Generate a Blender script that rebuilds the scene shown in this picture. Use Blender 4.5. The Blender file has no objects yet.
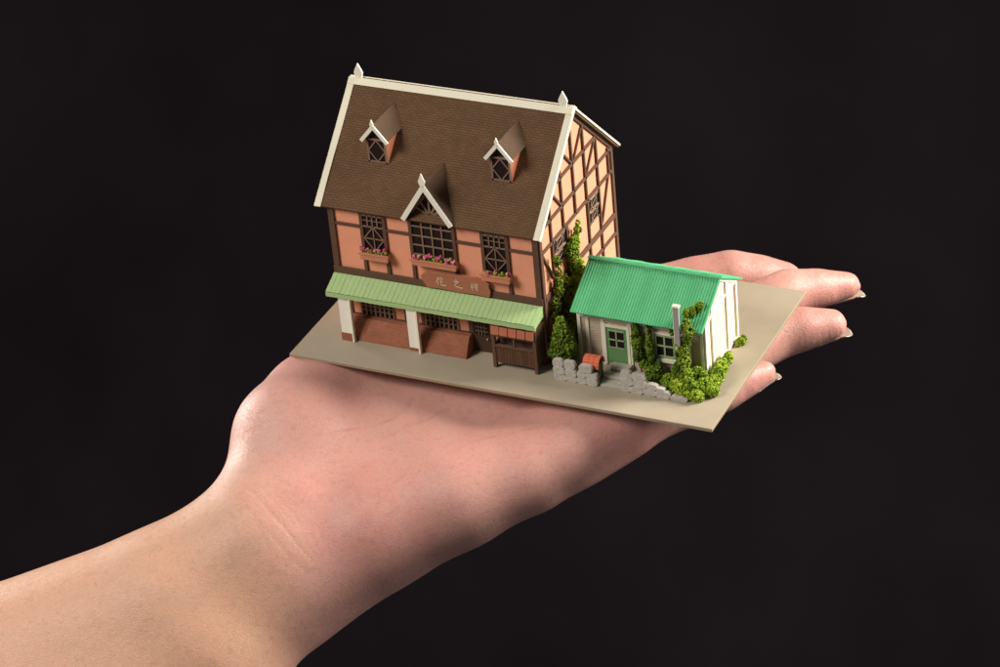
import bpy, bmesh, math, random
from mathutils import Vector, Matrix
random.seed(7)
scene=bpy.context.scene
COL=scene.collection
scene.unit_settings.scale_length=0.01      # one unit is one centimetre
# ---------------------------------------------------------------- materials
def s2l(c):
    return tuple((x/12.92 if x<=0.04045 else ((x+0.055)/1.055)**2.4) for x in c)
class NT:
    def __init__(s,name):
        s.m=bpy.data.materials.new(name); s.m.use_nodes=True; s.t=s.m.node_tree
        s.b=s.t.nodes['Principled BSDF']
    def n(s,typ,**kw):
        o=s.t.nodes.new(typ)
        for k,v in kw.items():
            if k in o.inputs: o.inputs[k].default_value=v
            else: setattr(o,k,v)
        return o
    def l(s,a,b): s.t.links.new(a,b)
    def coord(s): return s.n('ShaderNodeTexCoord').outputs['Object']
    def noise(s,vec,scale,detail=3,rough=.55):
        o=s.n('ShaderNodeTexNoise'); o.inputs['Scale'].default_value=scale; o.inputs['Detail'].default_value=detail
        o.inputs['Roughness'].default_value=rough; s.l(vec,o.inputs['Vector']); return o.outputs['Fac']
    def ramp(s,fac,stops):
        o=s.n('ShaderNodeValToRGB'); e=o.color_ramp.elements
        while len(e)<len(stops): e.new(.5)
        for i,(p,c) in enumerate(stops): e[i].position=p; e[i].color=(*c,1) if len(c)==3 else c
        s.l(fac,o.inputs['Fac']); return o.outputs['Color']
    def mix(s,fac,a,b,mode='MIX'):
        o=s.n('ShaderNodeMix',data_type='RGBA',blend_type=mode)
        for v,i in ((fac,0),(a,6),(b,7)):
            if hasattr(v,'links'): s.l(v,o.inputs[i])
            else: o.inputs[i].default_value=v if i==0 else (*v,1)
        return o.outputs[2]
    def math(s,op,a,b=0.0,c=0.0):
        o=s.n('ShaderNodeMath',operation=op)
        for v,i in ((a,0),(b,1),(c,2)):
            if hasattr(v,'links'): s.l(v,o.inputs[i])
            else: o.inputs[i].default_value=v
        return o.outputs[0]
    def bump(s,h,strength=.3,dist=.02,prev=None):
        o=s.n('ShaderNodeBump'); o.inputs['Strength'].default_value=strength; o.inputs['Distance'].default_value=dist
        s.l(h,o.inputs['Height'])
        if prev is not None: s.l(prev,o.inputs['Normal'])
        return o.outputs['Normal']
    def plane(s,U,V):
        c=s.coord(); r=[]
        for w in (U,V):
            d=s.n('ShaderNodeVectorMath',operation='DOT_PRODUCT'); s.l(c,d.inputs[0]); d.inputs[1].default_value=w; r.append(d.outputs['Value'])
        k=s.n('ShaderNodeCombineXYZ'); s.l(r[0],k.inputs[0]); s.l(r[1],k.inputs[1]); return k.outputs[0]
def card(name,col,var=.12,rough=.85,scale=6,bump=.25,fibre=40):
    """cut paper / card: slight mottling and a fibrous surface"""
    k=NT(name); c=k.coord()
    n1=k.noise(c,scale,4); n2=k.noise(c,fibre,2,.7)
    lo=tuple(x*(1-var) for x in col); hi=tuple(min(1,x*(1+var)) for x in col)
    base=k.mix(n1,lo,hi)
    f=k.math('MULTIPLY_ADD',n2,.28,.86)
    base=k.mix(1.0,base,(1,1,1),'MULTIPLY') if False else base
    g=k.n('ShaderNodeCombineColor'); 
    for i in range(3): k.l(f,g.inputs[i])
    base=k.mix(1.0,base,g.outputs[0],'MULTIPLY')
    k.l(base,k.b.inputs['Base Color']); k.b.inputs['Roughness'].default_value=rough
    k.b.inputs['Specular IOR Level'].default_value=.3
    k.l(k.bump(n2,bump,.01),k.b.inputs['Normal'])
    return k.m
def bricky(name,c1,c2,mortar,U,V,w,h,ms,bump=.6,off=.5,rough=.85):
    k=NT(name); v=k.plane(U,V)
    b=k.n('ShaderNodeTexBrick',offset=off); k.l(v,b.inputs['Vector'])
    b.inputs['Scale'].default_value=1; b.inputs['Brick Width'].default_value=w; b.inputs['Row Height'].default_value=h
    b.inputs['Mortar Size'].default_value=ms; b.inputs['Mortar Smooth'].default_value=.3; b.inputs['Bias'].default_value=0
    b.inputs['Color1'].default_value=(*c1,1); b.inputs['Color2'].default_value=(*c2,1); b.inputs['Mortar'].default_value=(*mortar,1)
    c=k.coord(); n1=k.noise(c,3,4); n2=k.noise(c,35,3,.7)
    f=k.math('MULTIPLY_ADD',n1,.5,.75); f2=k.math('MULTIPLY_ADD',n2,.4,.8); f=k.math('MULTIPLY',f,f2)
    g=k.n('ShaderNodeCombineColor')
    for i in range(3): k.l(f,g.inputs[i])
    k.l(k.mix(1.0,b.outputs['Color'],g.outputs[0],'MULTIPLY'),k.b.inputs['Base Color'])
    k.b.inputs['Roughness'].default_value=rough; k.b.inputs['Specular IOR Level'].default_value=.25
    inv=k.math('SUBTRACT',1.0,b.outputs['Fac'])
    k.l(k.bump(n2,.2,.01,k.bump(inv,bump,.012)),k.b.inputs['Normal'])
    return k.m
M={}
M['board']=card('grey_card',(.40,.34,.255),.09,.8,1.5,.15,50)
M['board_edge']=card('card_edge',(.34,.26,.17),.12,.85,4,.2)
M['salmon']=card('salmon_card',(.84,.36,.225),.05,.85,4,.25,30)
M['salmon_light']=card('awning_card',(.70,.23,.12),.06)
M['timber']=card('brown_card',(.125,.066,.042),.2,.8,8,.3)
M['timber_light']=card('lattice_card',(.25,.155,.11),.15,.8,8,.2)
M['counter']=bricky('plank_card',(.13,.068,.035),(.10,.05,.028),(.05,.024,.014),(1,0,0),(0,0,1),.085,3,.008,.7,0)
M['door_brown']=card('shaded_door_card',(.07,.034,.018),.2)  # porch shade is put into this deep brown
c_,s_=.73,.684
M['roof']=bricky('shingle_card',(.162,.088,.044),(.140,.075,.038),(.112,.059,.029),(1,0,0),(0,c_,s_),.17,.068,.007,.9)
M['roof_small']=card('dormer_roof_card',(.095,.052,.029),.15,.8,9,.3)
M['cream']=card('cream_card',(.86,.82,.66),.04,.7,3,.12)
M['white']=card('white_card',(.90,.87,.76),.03,.7,3,.1)
M['cream_edge']=card('cream_card_cut_edge',(.50,.36,.19),.15)
M['green']=card('pale_green_card',(.42,.60,.28),.06,.7,5,.2)
M['green_dark']=card('green_groove_card',(.34,.52,.23),.1)
M['teal']=card('bright_green_card',(.10,.46,.21),.07,.6,6,.2)
M['door_green']=card('door_green_card',(.135,.285,.11),.05,.7)
M['sash']=card('sash_green_card',(.30,.42,.22),.08,.7)
M['brick']=bricky('brick_card',(.34,.115,.065),(.27,.085,.048),(.36,.16,.10),(1,0,0),(0,.35,.94),.12,.045,.007,.5)
M['box']=card('terracotta_card',(.58,.24,.14),.12)
M['sign']=card('sign_wood_card',(.40,.155,.085),.15,.8,5,.4)
M['letter']=card('sign_lettering',(.72,.55,.41),.05)
M['interior_shade']=card('painted_window_void',(.014,.006,.005),.2,.6)  # near-black sheet, paints the unlit interior behind the lattices
M['mauve']=card('shop_interior_card',(.11,.055,.055),.2)
M['lattice_pale']=card('pale_lattice_card',(.40,.26,.19),.1)
M['flap']=card('stall_flap_card',(.47,.16,.085),.12)
M['end_wall']=card('ivory_card',(.78,.71,.57),.04,.75)
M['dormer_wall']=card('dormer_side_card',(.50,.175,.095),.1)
M['planks']=bricky('clapboard_card',(.60,.49,.37),(.56,.46,.345),(.34,.26,.18),(1,0,0),(0,0,1),4,.075,.006,.5,0)
M['step']=card('step_card',(.46,.46,.38),.1)
M['pipe']=card('grey_pipe_card',(.38,.345,.35),.08,.6)
M['red']=card('orange_roof_card',(.78,.19,.10),.08,.8)
M['mbody']=card('little_box_card',(.22,.24,.13),.2)
def stone_mat():
    k=NT('stone_card'); c=k.coord(); n=k.noise(c,9,5,.65); n2=k.noise(c,45,3,.7)
    k.l(k.ramp(n,[(.3,(.40,.37,.33)),(.55,(.53,.50,.45)),(.75,(.60,.57,.52))]),k.b.inputs['Base Color'])
    k.b.inputs['Roughness'].default_value=.9; k.l(k.bump(n2,.5,.015,k.bump(n,.5,.03)),k.b.inputs['Normal']); return k.m
M['stone']=stone_mat(); M['mortar']=card('stone_back_card',(.30,.27,.24),.2)
def leaf_mat(name,a,b,c3):
    k=NT(name); at=k.n('ShaderNodeAttribute',attribute_name='tint'); cc=k.coord(); n=k.noise(cc,30,3,.7)
    f=k.math('MULTIPLY_ADD',n,.35,k.math('MULTIPLY',at.outputs['Fac'],.8))
    k.l(k.ramp(f,[(.15,a),(.55,b),(.95,c3)]),k.b.inputs['Base Color'])
    k.b.inputs['Roughness'].default_value=.8; k.b.inputs['Specular IOR Level'].default_value=.2
    k.b.inputs['Subsurface Weight'].default_value=.12; k.b.inputs['Subsurface Scale'].default_value=.03; k.b.inputs['Subsurface Radius'].default_value=(.6,1,.2)
    k.l(k.bump(n,.6,.02),k.b.inputs['Normal']); return k.m
M['leaf']=leaf_mat('foam_foliage',(.030,.062,.008),(.10,.165,.012),(.24,.33,.03))
M['leaf_bright']=leaf_mat('bright_foam_foliage',(.07,.13,.01),(.20,.31,.018),(.42,.54,.045))
M['flower']=card('pink_flower',(.72,.10,.27),.3,.8,20)
M['flower_pale']=card('pale_pink_flower',(.85,.30,.42),.2,.8,20)
# ---------------------------------------------------------------- mesh collection
class MB:
    def __init__(s): s.v=[]; s.f=[]; s.mi=[]; s.t=[]
    def add(s,vs,fs,mi=0,tint=0.0):
        o=len(s.v); s.v+= [tuple(map(float,p)) for p in vs]; s.f+=[tuple(i+o for i in f) for f in fs]; s.mi+=[mi]*len(fs); s.t+=[tint]*len(vs); return s
    def box(s,x0,x1,y0,y1,z0,z1,mi=0):
        v=[(x0,y0,z0),(x1,y0,z0),(x1,y1,z0),(x0,y1,z0),(x0,y0,z1),(x1,y0,z1),(x1,y1,z1),(x0,y1,z1)]
        return s.add(v,[(0,3,2,1),(4,5,6,7),(0,1,5,4),(1,2,6,5),(2,3,7,6),(3,0,4,7)],mi)
    def prism(s,poly,d,mi=0,mi_cap=None):
        """poly: list of 3D points of a planar outline, d: extrusion vector"""
        n=len(poly); P=[Vector(p) for p in poly]; d=Vector(d)
        nrm=Vector((0,0,0))
        for i in range(n): nrm+=P[i].cross(P[(i+1)%n])
        if nrm.dot(d)>0: P=P[::-1]
        v=[*P,*[p+d for p in P]]
        s.add(v,[tuple(range(n)),tuple(range(2*n-1,n-1,-1))],mi if mi_cap is None else mi_cap)
        o=len(s.v)-2*n
        for i in range(n):
            j=(i+1)%n; s.f.append((o+j,o+i,o+n+i,o+n+j)); s.mi.append(mi)
        return s
    def bar(s,p,q,w,t,nrm,mi=0,ext=0.0):
        """flat strip from p to q, width w in the plane, standing out t along nrm"""
        p=Vector(p);q=Vector(q);n=Vector(nrm).normalized();d=(q-p).normalized();u=d.cross(n).normalized()*(w/2)
        p=p-d*ext;q=q+d*ext
        return s.prism([p+u,q+u,q-u,p-u],n*t,mi)
    def tube(s,pts,r,n=10,mi=0):
        P=[Vector(p) for p in pts]; R=r if isinstance(r,(list,tuple)) else [r]*len(P); vs=[];fs=[]
        for i,p in enumerate(P):
            d=(P[min(i+1,len(P)-1)]-P[max(i-1,0)]).normalized()
            a=d.orthogonal().normalized(); b=d.cross(a)
            for k in range(n):
                t=2*math.pi*k/n; vs.append(p+(a*math.cos(t)+b*math.sin(t))*R[i])
        for i in range(len(P)-1):
            for k in range(n): fs.append((i*n+k,i*n+(k+1)%n,(i+1)*n+(k+1)%n,(i+1)*n+k))
        fs.append(tuple(range(n-1,-1,-1))); fs.append(tuple((len(P)-1)*n+k for k in range(n)))
        return s.add(vs,fs,mi)
    def crumb(s,c,r,tint=.5,rnd=random):
        """one irregular crumb of foam foliage"""
        ph=(1+5**.5)/2
        base=[(-1,ph,0),(1,ph,0),(-1,-ph,0),(1,-ph,0),(0,-1,ph),(0,1,ph),(0,-1,-ph),(0,1,-ph),(ph,0,-1),(ph,0,1),(-ph,0,-1),(-ph,0,1)]
        F=[(0,11,5),(0,5,1),(0,1,7),(0,7,10),(0,10,11),(1,5,9),(5,11,4),(11,10,2),(10,7,6),(7,1,8),(3,9,4),(3,4,2),(3,2,6),(3,6,8),(3,8,9),(4,9,5),(2,4,11),(6,2,10),(8,6,7),(9,8,1)]
        e=[rnd.uniform(.6,1.15) for _ in range(3)]
        rot=Matrix.Rotation(rnd.uniform(0,6.28),3,'X')@Matrix.Rotation(rnd.uniform(0,6.28),3,'Z')
        vs=[]
        for b in base:
            q=Vector((b[0]*e[0],b[1]*e[1],b[2]*e[2]))*(r/1.9*rnd.uniform(.65,1.35)); vs.append(Vector(c)+rot@q)
        return s.add(vs,F,0,tint)
    def build(s,name,mats,parent=None,smooth=False,bevel=0.0,tint=False,loc=None):
        L=Vector((0,0,0))
        if parent is not None: L=Vector(parent.get('_L',(0,0,0)))
        if loc is not None: L=Vector(loc)
        me=bpy.data.meshes.new(name)
        me.from_pydata([tuple(Vector(v)-L) for v in s.v],[],s.f)
        if not isinstance(mats,(list,tuple)): mats=[mats]
        for m in mats: me.materials.append(m)
        me.polygons.foreach_set('material_index',s.mi)
        if tint:
            a=me.attributes.new('tint','FLOAT','POINT'); a.data.foreach_set('value',s.t)
        if smooth: me.polygons.foreach_set('use_smooth',[True]*len(me.polygons))
        me.update()
        o=bpy.data.objects.new(name,me); COL.objects.link(o)
        if parent is not None: o.parent=parent
        else: o.location=L
        o['_L']=tuple(L)
        if bevel>0:
            b=o.modifiers.new('bevel','BEVEL'); b.width=bevel; b.segments=1; b.limit_method='ANGLE'; b.angle_limit=math.radians(40)
        return o
def thing(name,label,cat,loc,group=None):
    o=bpy.data.objects.new(name,None); COL.objects.link(o); o.location=loc; o['_L']=tuple(loc)
    o['label']=label; o['category']=cat
    if group: o['group']=group
    return o
def tag(o,label,cat,group=None):
    o['label']=label; o['category']=cat
    if group: o['group']=group
    return o
# ---------------------------------------------------------------- base card
b=MB(); b.prism([(0,0,-.1),(12,0,-.1),(12,6.94,-.1),(0,6.94,-.1)],(0,0,.1),1)
b.mi=[1]*len(b.mi)
b.mi[0 if False else 1]=0; b.mi[0]=0
o=b.build('base_board',[M['board'],M['board_edge']],bevel=.012,loc=(6,3.47,0))
tag(o,'thin beige-grey rectangular card plate resting on the palm, carrying all the little buildings','board')

# ---------------------------------------------------------------- the tall house
XL,XR,YF,YB=.79,6.81,1.63,6.42
RY,RZ,EY,EZ=4.05,6.27,1.43,3.82
SL=(RZ-EZ)/(RY-EY)
def rz(y): return RZ-SL*abs(y-RY)
house=thing('tall_house','tall half-timbered salmon model house with steep brown roof, dormers and a green porch canopy','model house',(3.8,4.0,0))
TH=.075
b=MB()
prof=[(YF,0),(YF,rz(YF)-.09),(RY,RZ-.10),(YB,rz(YB)-.09),(YB,0)]
b.prism([(XL,y,z) for y,z in prof],(XR-XL,0,0))
wall=b.build('wall',M['salmon'],house)
# roof: two card slabs
b=MB()
n=Vector((0,-SL,1)).normalized()
for sgn in (-1,1):
    e=(3.95-1.33)
    ye=RY+sgn*(RY-EY)
    d=Vector((0,sgn*SL,1)).normalized()*-TH
    b.prism([(.53,RY,RZ),(6.95,RY,RZ),(6.95,ye,EZ),(.53,ye,EZ)],d)
roof=b.build('roof',M['roof'],house)
# rake boards and ridge boards lie on the roof, 0.03 proud
for x0,x1 in ((.515,.69),(6.79,6.965)):
    b=MB()
    for sgn in (-1,1):
        ye=RY+sgn*(RY-EY+.02); up=Vector((0,sgn*SL,1)).normalized()
        P=[Vector((x0,RY,RZ)),Vector((x1,RY,RZ)),Vector((x1,ye,EZ-.018)),Vector((x0,ye,EZ-.018))]
        b.prism([p-up*(TH+.015) if False else p+up*.004 for p in P],up*.035)
        # hanging face of the verge
        xo=x0 if x0<3 else x1
        dx=-.012 if x0<3 else .012; VD=.085 if sgn<0 else .02
        b.prism([Vector((xo,RY,RZ))+up*.039,Vector((xo,ye,EZ-.018))+up*.039,Vector((xo,ye,EZ-.018))-up*VD,Vector((xo,RY,RZ))-up*VD],(dx,0,0))
    b.build('verge_board',M['cream'],roof,bevel=.006)
b=MB()
for sgn in (-1,1):
    up=Vector((0,sgn*SL,1)).normalized(); dn=Vector((0,sgn,-SL)).normalized()
    P0=Vector((.515,RY,RZ))+up*.043; P1=Vector((6.965,RY,RZ))+up*.043
    b.prism([P0,P1,P1+dn*.2,P0+dn*.2],up*.03)
b.build('ridge_board',M['cream'],roof,bevel=.006)
def finial(x,y,z,h,w,par):  # flat pointed card
    f=MB(); f.prism([(x-w*.34,y,z),(x-w/2,y,z+h*.40),(x-w*.40,y,z+h*.58),(x,y,z+h*1.04),(x+w*.40,y,z+h*.58),(x+w/2,y,z+h*.40),(x+w*.34,y,z)],(0,-.05,0)); return f.build('finial',M['white'],par)
finial(.80,RY,RZ+.02,.42,.25,roof); finial(6.68,RY,RZ+.02,.42,.25,roof)
# ---- front timbers
N=(0,-1,0)
def fb(b,x0,z0,x1,z1,w,t=.05,y=YF,mi=0): b.bar((x0,y,z0),(x1,y,z1),w,t,N,mi)
b=MB()
fb(b,.87,1.74,.87,3.88,.17,.06); fb(b,6.73,1.74,6.73,3.88,.16,.06)
b.box(XL-.02,XR+.02,YF-.07,YF,1.74,1.95)
for x0,x1 in ((.955,1.68),(2.46,3.12),(4.47,5.18),(5.98,6.65)): fb(b,x0,3.28,x1,3.28,.085,.045)
fb(b,.955,3.80,6.65,3.80,.07,.035)
fb(b,2.41,1.95,2.41,3.86,.10,.055); fb(b,1.74,1.95,1.74,3.86,.10,.055)
fb(b,5.23,1.95,5.23,3.86,.10,.055); fb(b,5.93,1.95,5.93,3.86,.10,.055)
fb(b,3.17,1.95,3.17,3.88,.10,.055); fb(b,4.42,1.95,4.42,3.88,.10,.055)
b.build('timber_frame',M['timber'],house,bevel=.006)
# ---- right gable timbers
NX=(1,0,0)
def gb(b,y0,z0,y1,z1,w=.085,t=.06): b.bar((XR,y0,z0),(XR,y1,z1),w,t,NX)
b=MB()
gb(b,YF+.05,.0,YF+.05,3.80,.14,.055); gb(b,6.36,0,6.36,3.92,.12,.055)
gb(b,2.6,4.70,5.46,4.70); gb(b,1.9,3.88,6.30,3.88); gb(b,1.7,3.22,6.30,3.22)
gb(b,1.7,1.86,6.30,1.86,.15,.055); gb(b,1.7,1.30,6.30,1.30); gb(b,1.7,.1,6.3,.1,.12)
for y,z0,z1 in ((3.92,3.22,5.9),(4.66,1.3,5.45),(5.43,.1,4.75),(6.14,3.22,4.0),(3.14,3.22,4.9),(3.9,2.4,3.22),(2.36,1.3,4.3),(3.28,.1,3.22),(3.95,.1,1.86),(4.64,.1,1.3),(2.5,.1,1.3),(3.90,1.86,2.4),(1.98,2.0,3.2)): 
    if (y,z0) in ((3.9,2.4),(1.98,2.0),(3.90,1.86)): continue
    gb(b,y,z0,y,z1,.075)
for q in ((4.60,5.40,4.0,4.72),(5.36,4.66,4.74,3.95),(6.08,3.18,5.50,2.05),(3.3,5.38,3.9,4.72),(2.55,4.55,3.12,3.9),(1.74,3.2,2.3,2.2),(5.0,1.28,5.4,.4),(3.3,1.8,3.9,1.3)): gb(b,*q,w=.065,t=.055)
for sgn in (-1,1):
    b.bar((XR,RY,RZ-.18),(XR,RY+sgn*(YB-RY),rz(YB)-.18),.12,.05,NX)
b.build('timber_frame',M['timber'],house,bevel=.006)
# the other gable and the back carry the same framing
b=MB(); NX2=(-1,0,0)
def lb(y0,z0,y1,z1,w=.085): b.bar((XL,y0,z0),(XL,y1,z1),w,.045,NX2)
for z,y0,y1 in ((4.7,2.6,5.46),(3.88,1.8,6.3),(3.22,1.7,6.3),(1.86,1.7,6.3),(.1,1.7,6.3)): lb(y0,z,y1,z)
for y,z1 in ((1.69,3.8),(6.36,3.9),(2.6,4.6),(3.4,5.3),(4.05,5.9),(4.7,5.3),(5.5,4.6)): lb(y,.1,y,z1)
for z in (.1,1.86,3.28,3.8): b.bar((XL,YB,z),(XR,YB,z),.09,.045,(0,1,0))
for i in range(8): b.bar((XL+.06+i*.843,YB,.1),(XL+.06+i*.843,YB,3.8),.085,.045,(0,1,0))
b.build('timber_frame',M['timber'],house)
# ---- windows of the front
def muntins(b,x0,x1,z0,z1,y,kind):
    t=.02
    if kind=='diamond':
        zt=z1-.36
        fb(b,x0,zt,x1,zt,.04,t,y); cx=(x0+x1)/2
        fb(b,x0,(z1+zt)/2,x1,(z1+zt)/2,.018,t*.7,y)
        for k in (.25,.5,.75): fb(b,x0+(x1-x0)*k,zt,x0+(x1-x0)*k,z1,.032,t,y)
        zc=zt-(x1-x0)*.5; h=(x1-x0)*.5
        h2=.36
        zc=zt-h2
        for p,q in (((x0,zc),(cx,zt)),((cx,zt),(x1,zc)),((x1,zc),(cx,zc-h2)),((cx,zc-h2),(x0,zc))): fb(b,*p,*q,.032,t,y)
        fb(b,x0,zc,x1,zc,.03,t*.8,y); fb(b,cx,z0,cx,zt,.03,t*.8,y)
def small_window(par,x0,x1,z0,z1,group=None):
    w=MB(); w.box(x0,x1,YF-.012,YF+.02,z0,z1); win=w.build('window',M['interior_shade'],par)
    m=MB(); muntins(m,x0,x1,z0,z1,YF-.03,'diamond')
    fb(m,x0,z1-.02,x1,z1-.02,.06,.03,YF-.02); fb(m,x0,z0+.02,x1,z0+.02,.06,.03,YF-.02)
    m.build('lattice',M['timber_light'],win)
small_window(house,1.79,2.36,2.45,3.68); small_window(house,5.28,5.88,2.40,3.65)
# ---- centre window and its gable
CX=3.79
w=MB(); w.box(3.22,4.37,YF-.012,YF+.02,2.5,3.86)
win=w.build('window',M['interior_shade'],house)
m=MB()
for k in range(1,4): fb(m,3.22+1.15*k/4,2.5,3.22+1.15*k/4,3.82,.045,.03,YF-.02)
for z in (2.72,3.0,3.28,3.56): fb(m,3.22,z,4.37,z,.04,.028,YF-.02)
fb(m,3.12,3.86,4.47,3.86,.10,.05,YF-.02)
m.build('lattice',M['timber_light'],win,bevel=.004)
cd=MB()
W0,PZ,EVZ=.66,4.80,3.84      # half width, peak and eaves of the gable
k58=(PZ-EVZ)/W0
cd.prism([(CX-.60,YF+.01,3.80),(CX+.60,YF+.01,3.80),(CX,YF+.01,PZ-.08)],(0,.95,0))
gab=cd.build('dormer',M['interior_shade'],house)
m=MB()
for a in (-62,-31,0,31,62):
    r=math.radians(a); L=.72 if a==0 else (.60 if abs(a)==31 else .42)
    fb(m,CX,3.93,CX+math.sin(r)*L,3.93+math.cos(r)*L,.06,.03,YF-.005)
for sgn in (-1,1): fb(m,CX,PZ-.16,CX+sgn*.58,3.90,.08,.04,YF-.005)
arc=[(CX+.36*math.sin(math.radians(t)),3.93+.36*math.cos(math.radians(t))) for t in range(-70,71,20)]
m.build('lattice',M['timber_light'],gab)
def gable_roof(cx,half,pz,ez,y0,yback,par,wtrim,mat,thick=.05,fin=.16,ybk_e=None):
    """little roof running back into the slope, with cream barge boards and a finial"""
    r=MB(); k=(pz-ez)/half
    for sgn in (-1,1):
        dn=Vector((sgn*half,0,ez-pz)); out=Vector((sgn*k,0,1)).normalized()
        yb_e=RY-(RZ-ez)/SL+.03; yb_p=RY-(RZ-pz)/SL+.03
        r.prism([Vector((cx,y0,pz)),Vector((cx,yb_p,pz)),Vector((cx,yb_e,pz))+dn,Vector((cx,y0,pz))+dn],-out*thick)
    rr=r.build('roof',mat,par)
    t=MB()
    for sgn in (-1,1):
        dn=Vector((sgn*half,0,ez-pz)).normalized(); out=Vector((sgn*k,0,1)).normalized()
        A=Vector((cx,y0-.001,pz))+out*.02; L=Vector((half,0,pz-ez)).length+.05
        A2=Vector((cx,y0-.001,A.z/1.0+out.z*0+0.0)); A2.z=pz+.02/out.z
        B=A2+dn*L
        ins=-out*wtrim
        C2=Vector((cx,y0-.001,A2.z-wtrim/out.z))
        t.prism([A2,B,B+ins,C2],(0,-.05,0))
    t.build('barge_board',M['white'],par,bevel=.005)
    if fin: 
        f=MB(); h=fin; x=cx; z=pz-.02; w=fin*.55; y=y0-.04
        f.prism([(x-w*.3,y,z),(x-w/2,y,z+h*.35),(x,y,z+h),(x+w/2,y,z+h*.35),(x+w*.3,y,z)],(0,-.04,0)); f.build('finial',M['white'],par)
    return rr
gable_roof(CX,.72,4.97,3.87,1.42,0,gab,.135,M['roof_small'],fin=.36)
# ---- small dormers
def small_dormer(cx,zoff=0):
    hw=.28; yf=2.46; z0=rz(yf)-.03; ez=5.46; pz=5.88
    d=MB()
    yb=RY-(RZ-ez)/SL
    poly=[(cx-hw,yf,z0),(cx+hw,yf,z0),(cx+hw,yf,ez),(cx,yf,pz-.06),(cx-hw,yf,ez)]
    d.prism(poly,(0,1.0,0))
    dr=d.build('dormer',M['dormer_wall'],house)
    g=MB(); g.prism([(cx-hw+.03,yf,z0+.05),(cx+hw-.03,yf,z0+.05),(cx+hw-.03,yf,ez),(cx,yf,pz-.12),(cx-hw+.03,yf,ez)],(0,-.012,0)); wn=g.build('window',M['interior_shade'],dr)
    m=MB()
    for p,q in (((cx-hw+.03,z0+.03),(cx-hw+.03,ez+.02)),((cx+hw-.03,z0+.03),(cx+hw-.03,ez+.02)),((cx-hw,z0+.05),(cx+hw,z0+.05)),((cx-hw,ez),(cx+hw,ez))): fb(m,*p,*q,.05,.045,yf)
    zc=(z0+ez)/2+.02; h=(ez-z0)/2-.04; hh=hw-.04
    for p,q in (((cx,zc+h),(cx+hh,zc)),((cx+hh,zc),(cx,zc-h)),((cx,zc-h),(cx-hh,zc)),((cx-hh,zc),(cx,zc+h))): fb(m,*p,*q,.035,.035,yf-.005)
    m.build('lattice',M['timber_light'],dr)
    gable_roof(cx,.385,5.93,5.47,2.36,0,dr,.10,M['roof_small'],fin=.20)
small_dormer(1.99); small_dormer(5.54)
# ---- gable windows
def gwin(y0,y1,z0,z1):
    w=MB(); w.prism([(XR+.012,y0,z0),(XR+.012,y1,z0),(XR+.012,y1,z1),(XR+.012,y0,z1)],(-.03,0,0)); wn=w.build('window',M['interior_shade'],house)
    m=MB(); X=XR+.018
    def q(a,b,c,d,w=.022): m.bar((X,a,b),(X,c,d),w,.014,NX)
    cy=(y0+y1)/2; zc=(z0+z1)/2; H=(z1-z0)/2; W=(y1-y0)/2
    q(y0,z0+.02,y1,z0+.02,.03);q(y0,z1-.02,y1,z1-.02,.03);q(y0,zc,y1,zc,.022)
    for zz in (zc-H/2,zc+H/2):
        ring=[(cy+W*.6*math.cos(t*math.pi/3),zz+H*.4*math.sin(t*math.pi/3)) for t in range(6)]
        for i in range(6): q(*ring[i],*ring[(i+1)%6],.018)
        q(y0,zz-H/2,cy-W*.3,zz-H*.1,.02); q(y1,zz+H/2,cy+W*.3,zz+H*.1,.02); q(y0,zz+H/2,cy-W*.3,zz+H*.35,.02); q(y1,zz-H/2,cy+W*.3,zz-H*.35,.02); q(cy-W*.5,zz-H*.15,cy+W*.5,zz+H*.15,.02)
    m.build('lattice',M['lattice_pale'],wn)
gwin(2.46,3.22,2.36,3.16); gwin(4.74,5.40,2.36,3.14)
# ---- flower boxes
def flower_box(x0,x1,z0,z1,y0=1.38,y1=1.57):
    b=MB(); rnd=random.Random(int(x0*100))
    b.box(x0,x1,y0,y0+.03,z0,z1);b.box(x0,x1,y1-.03,y1,z0,z1-.01);b.box(x0+.001,x0+.03,y0+.03,y1-.03,z0,z1-.01);b.box(x1-.03,x1-.001,y0+.03,y1-.03,z0,z1-.01);b.box(x0+.03,x1-.03,y0+.03,y1-.03,z0,z0+.03)
    for xx in (x0+.08,x1-.12): b.box(xx,xx+.05,y1+.0,YF-.055,z0-.02,z0+.12)
    b.box(x0-.04,x1+.04,y0-.02,y0,z1-.05,z1+.005)
    bx=b.build('flower_box',M['box'],house,bevel=.006)
    g=MB(); nn=int((x1-x0)*60)
    for i in range(nn): g.crumb((rnd.uniform(x0+.04,x1-.04),rnd.uniform(y0+.03,y1-.02),z1+rnd.uniform(-.04,.07)),rnd.uniform(.03,.055),rnd.random(),rnd)
    g.build('greenery',M['leaf_bright'],bx,tint=True)
    f=MB(); nb=int((x1-x0)*6)+1
    for i in range(nb):
        c=(x0+.08+(x1-x0-.16)*(i+rnd.uniform(-.3,.3))/(nb-1),rnd.uniform(y0+.0,y0+.1),z1+rnd.uniform(.06,.13))
        if rnd.random()<.12: continue
        for j in range(9): f.crumb((c[0]+rnd.gauss(0,.028),c[1]+rnd.gauss(0,.02),c[2]+rnd.gauss(0,.026)),rnd.uniform(.024,.045),0,rnd); f.mi[-20:]=[1 if rnd.random()<.35 else 0]*20
    f.build('blossom',[M['flower'],M['flower_pale']],bx)
flower_box(1.72,2.52,2.42,2.62); flower_box(3.22,4.50,2.50,2.68); flower_box(5.22,6.02,2.37,2.57)
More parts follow.
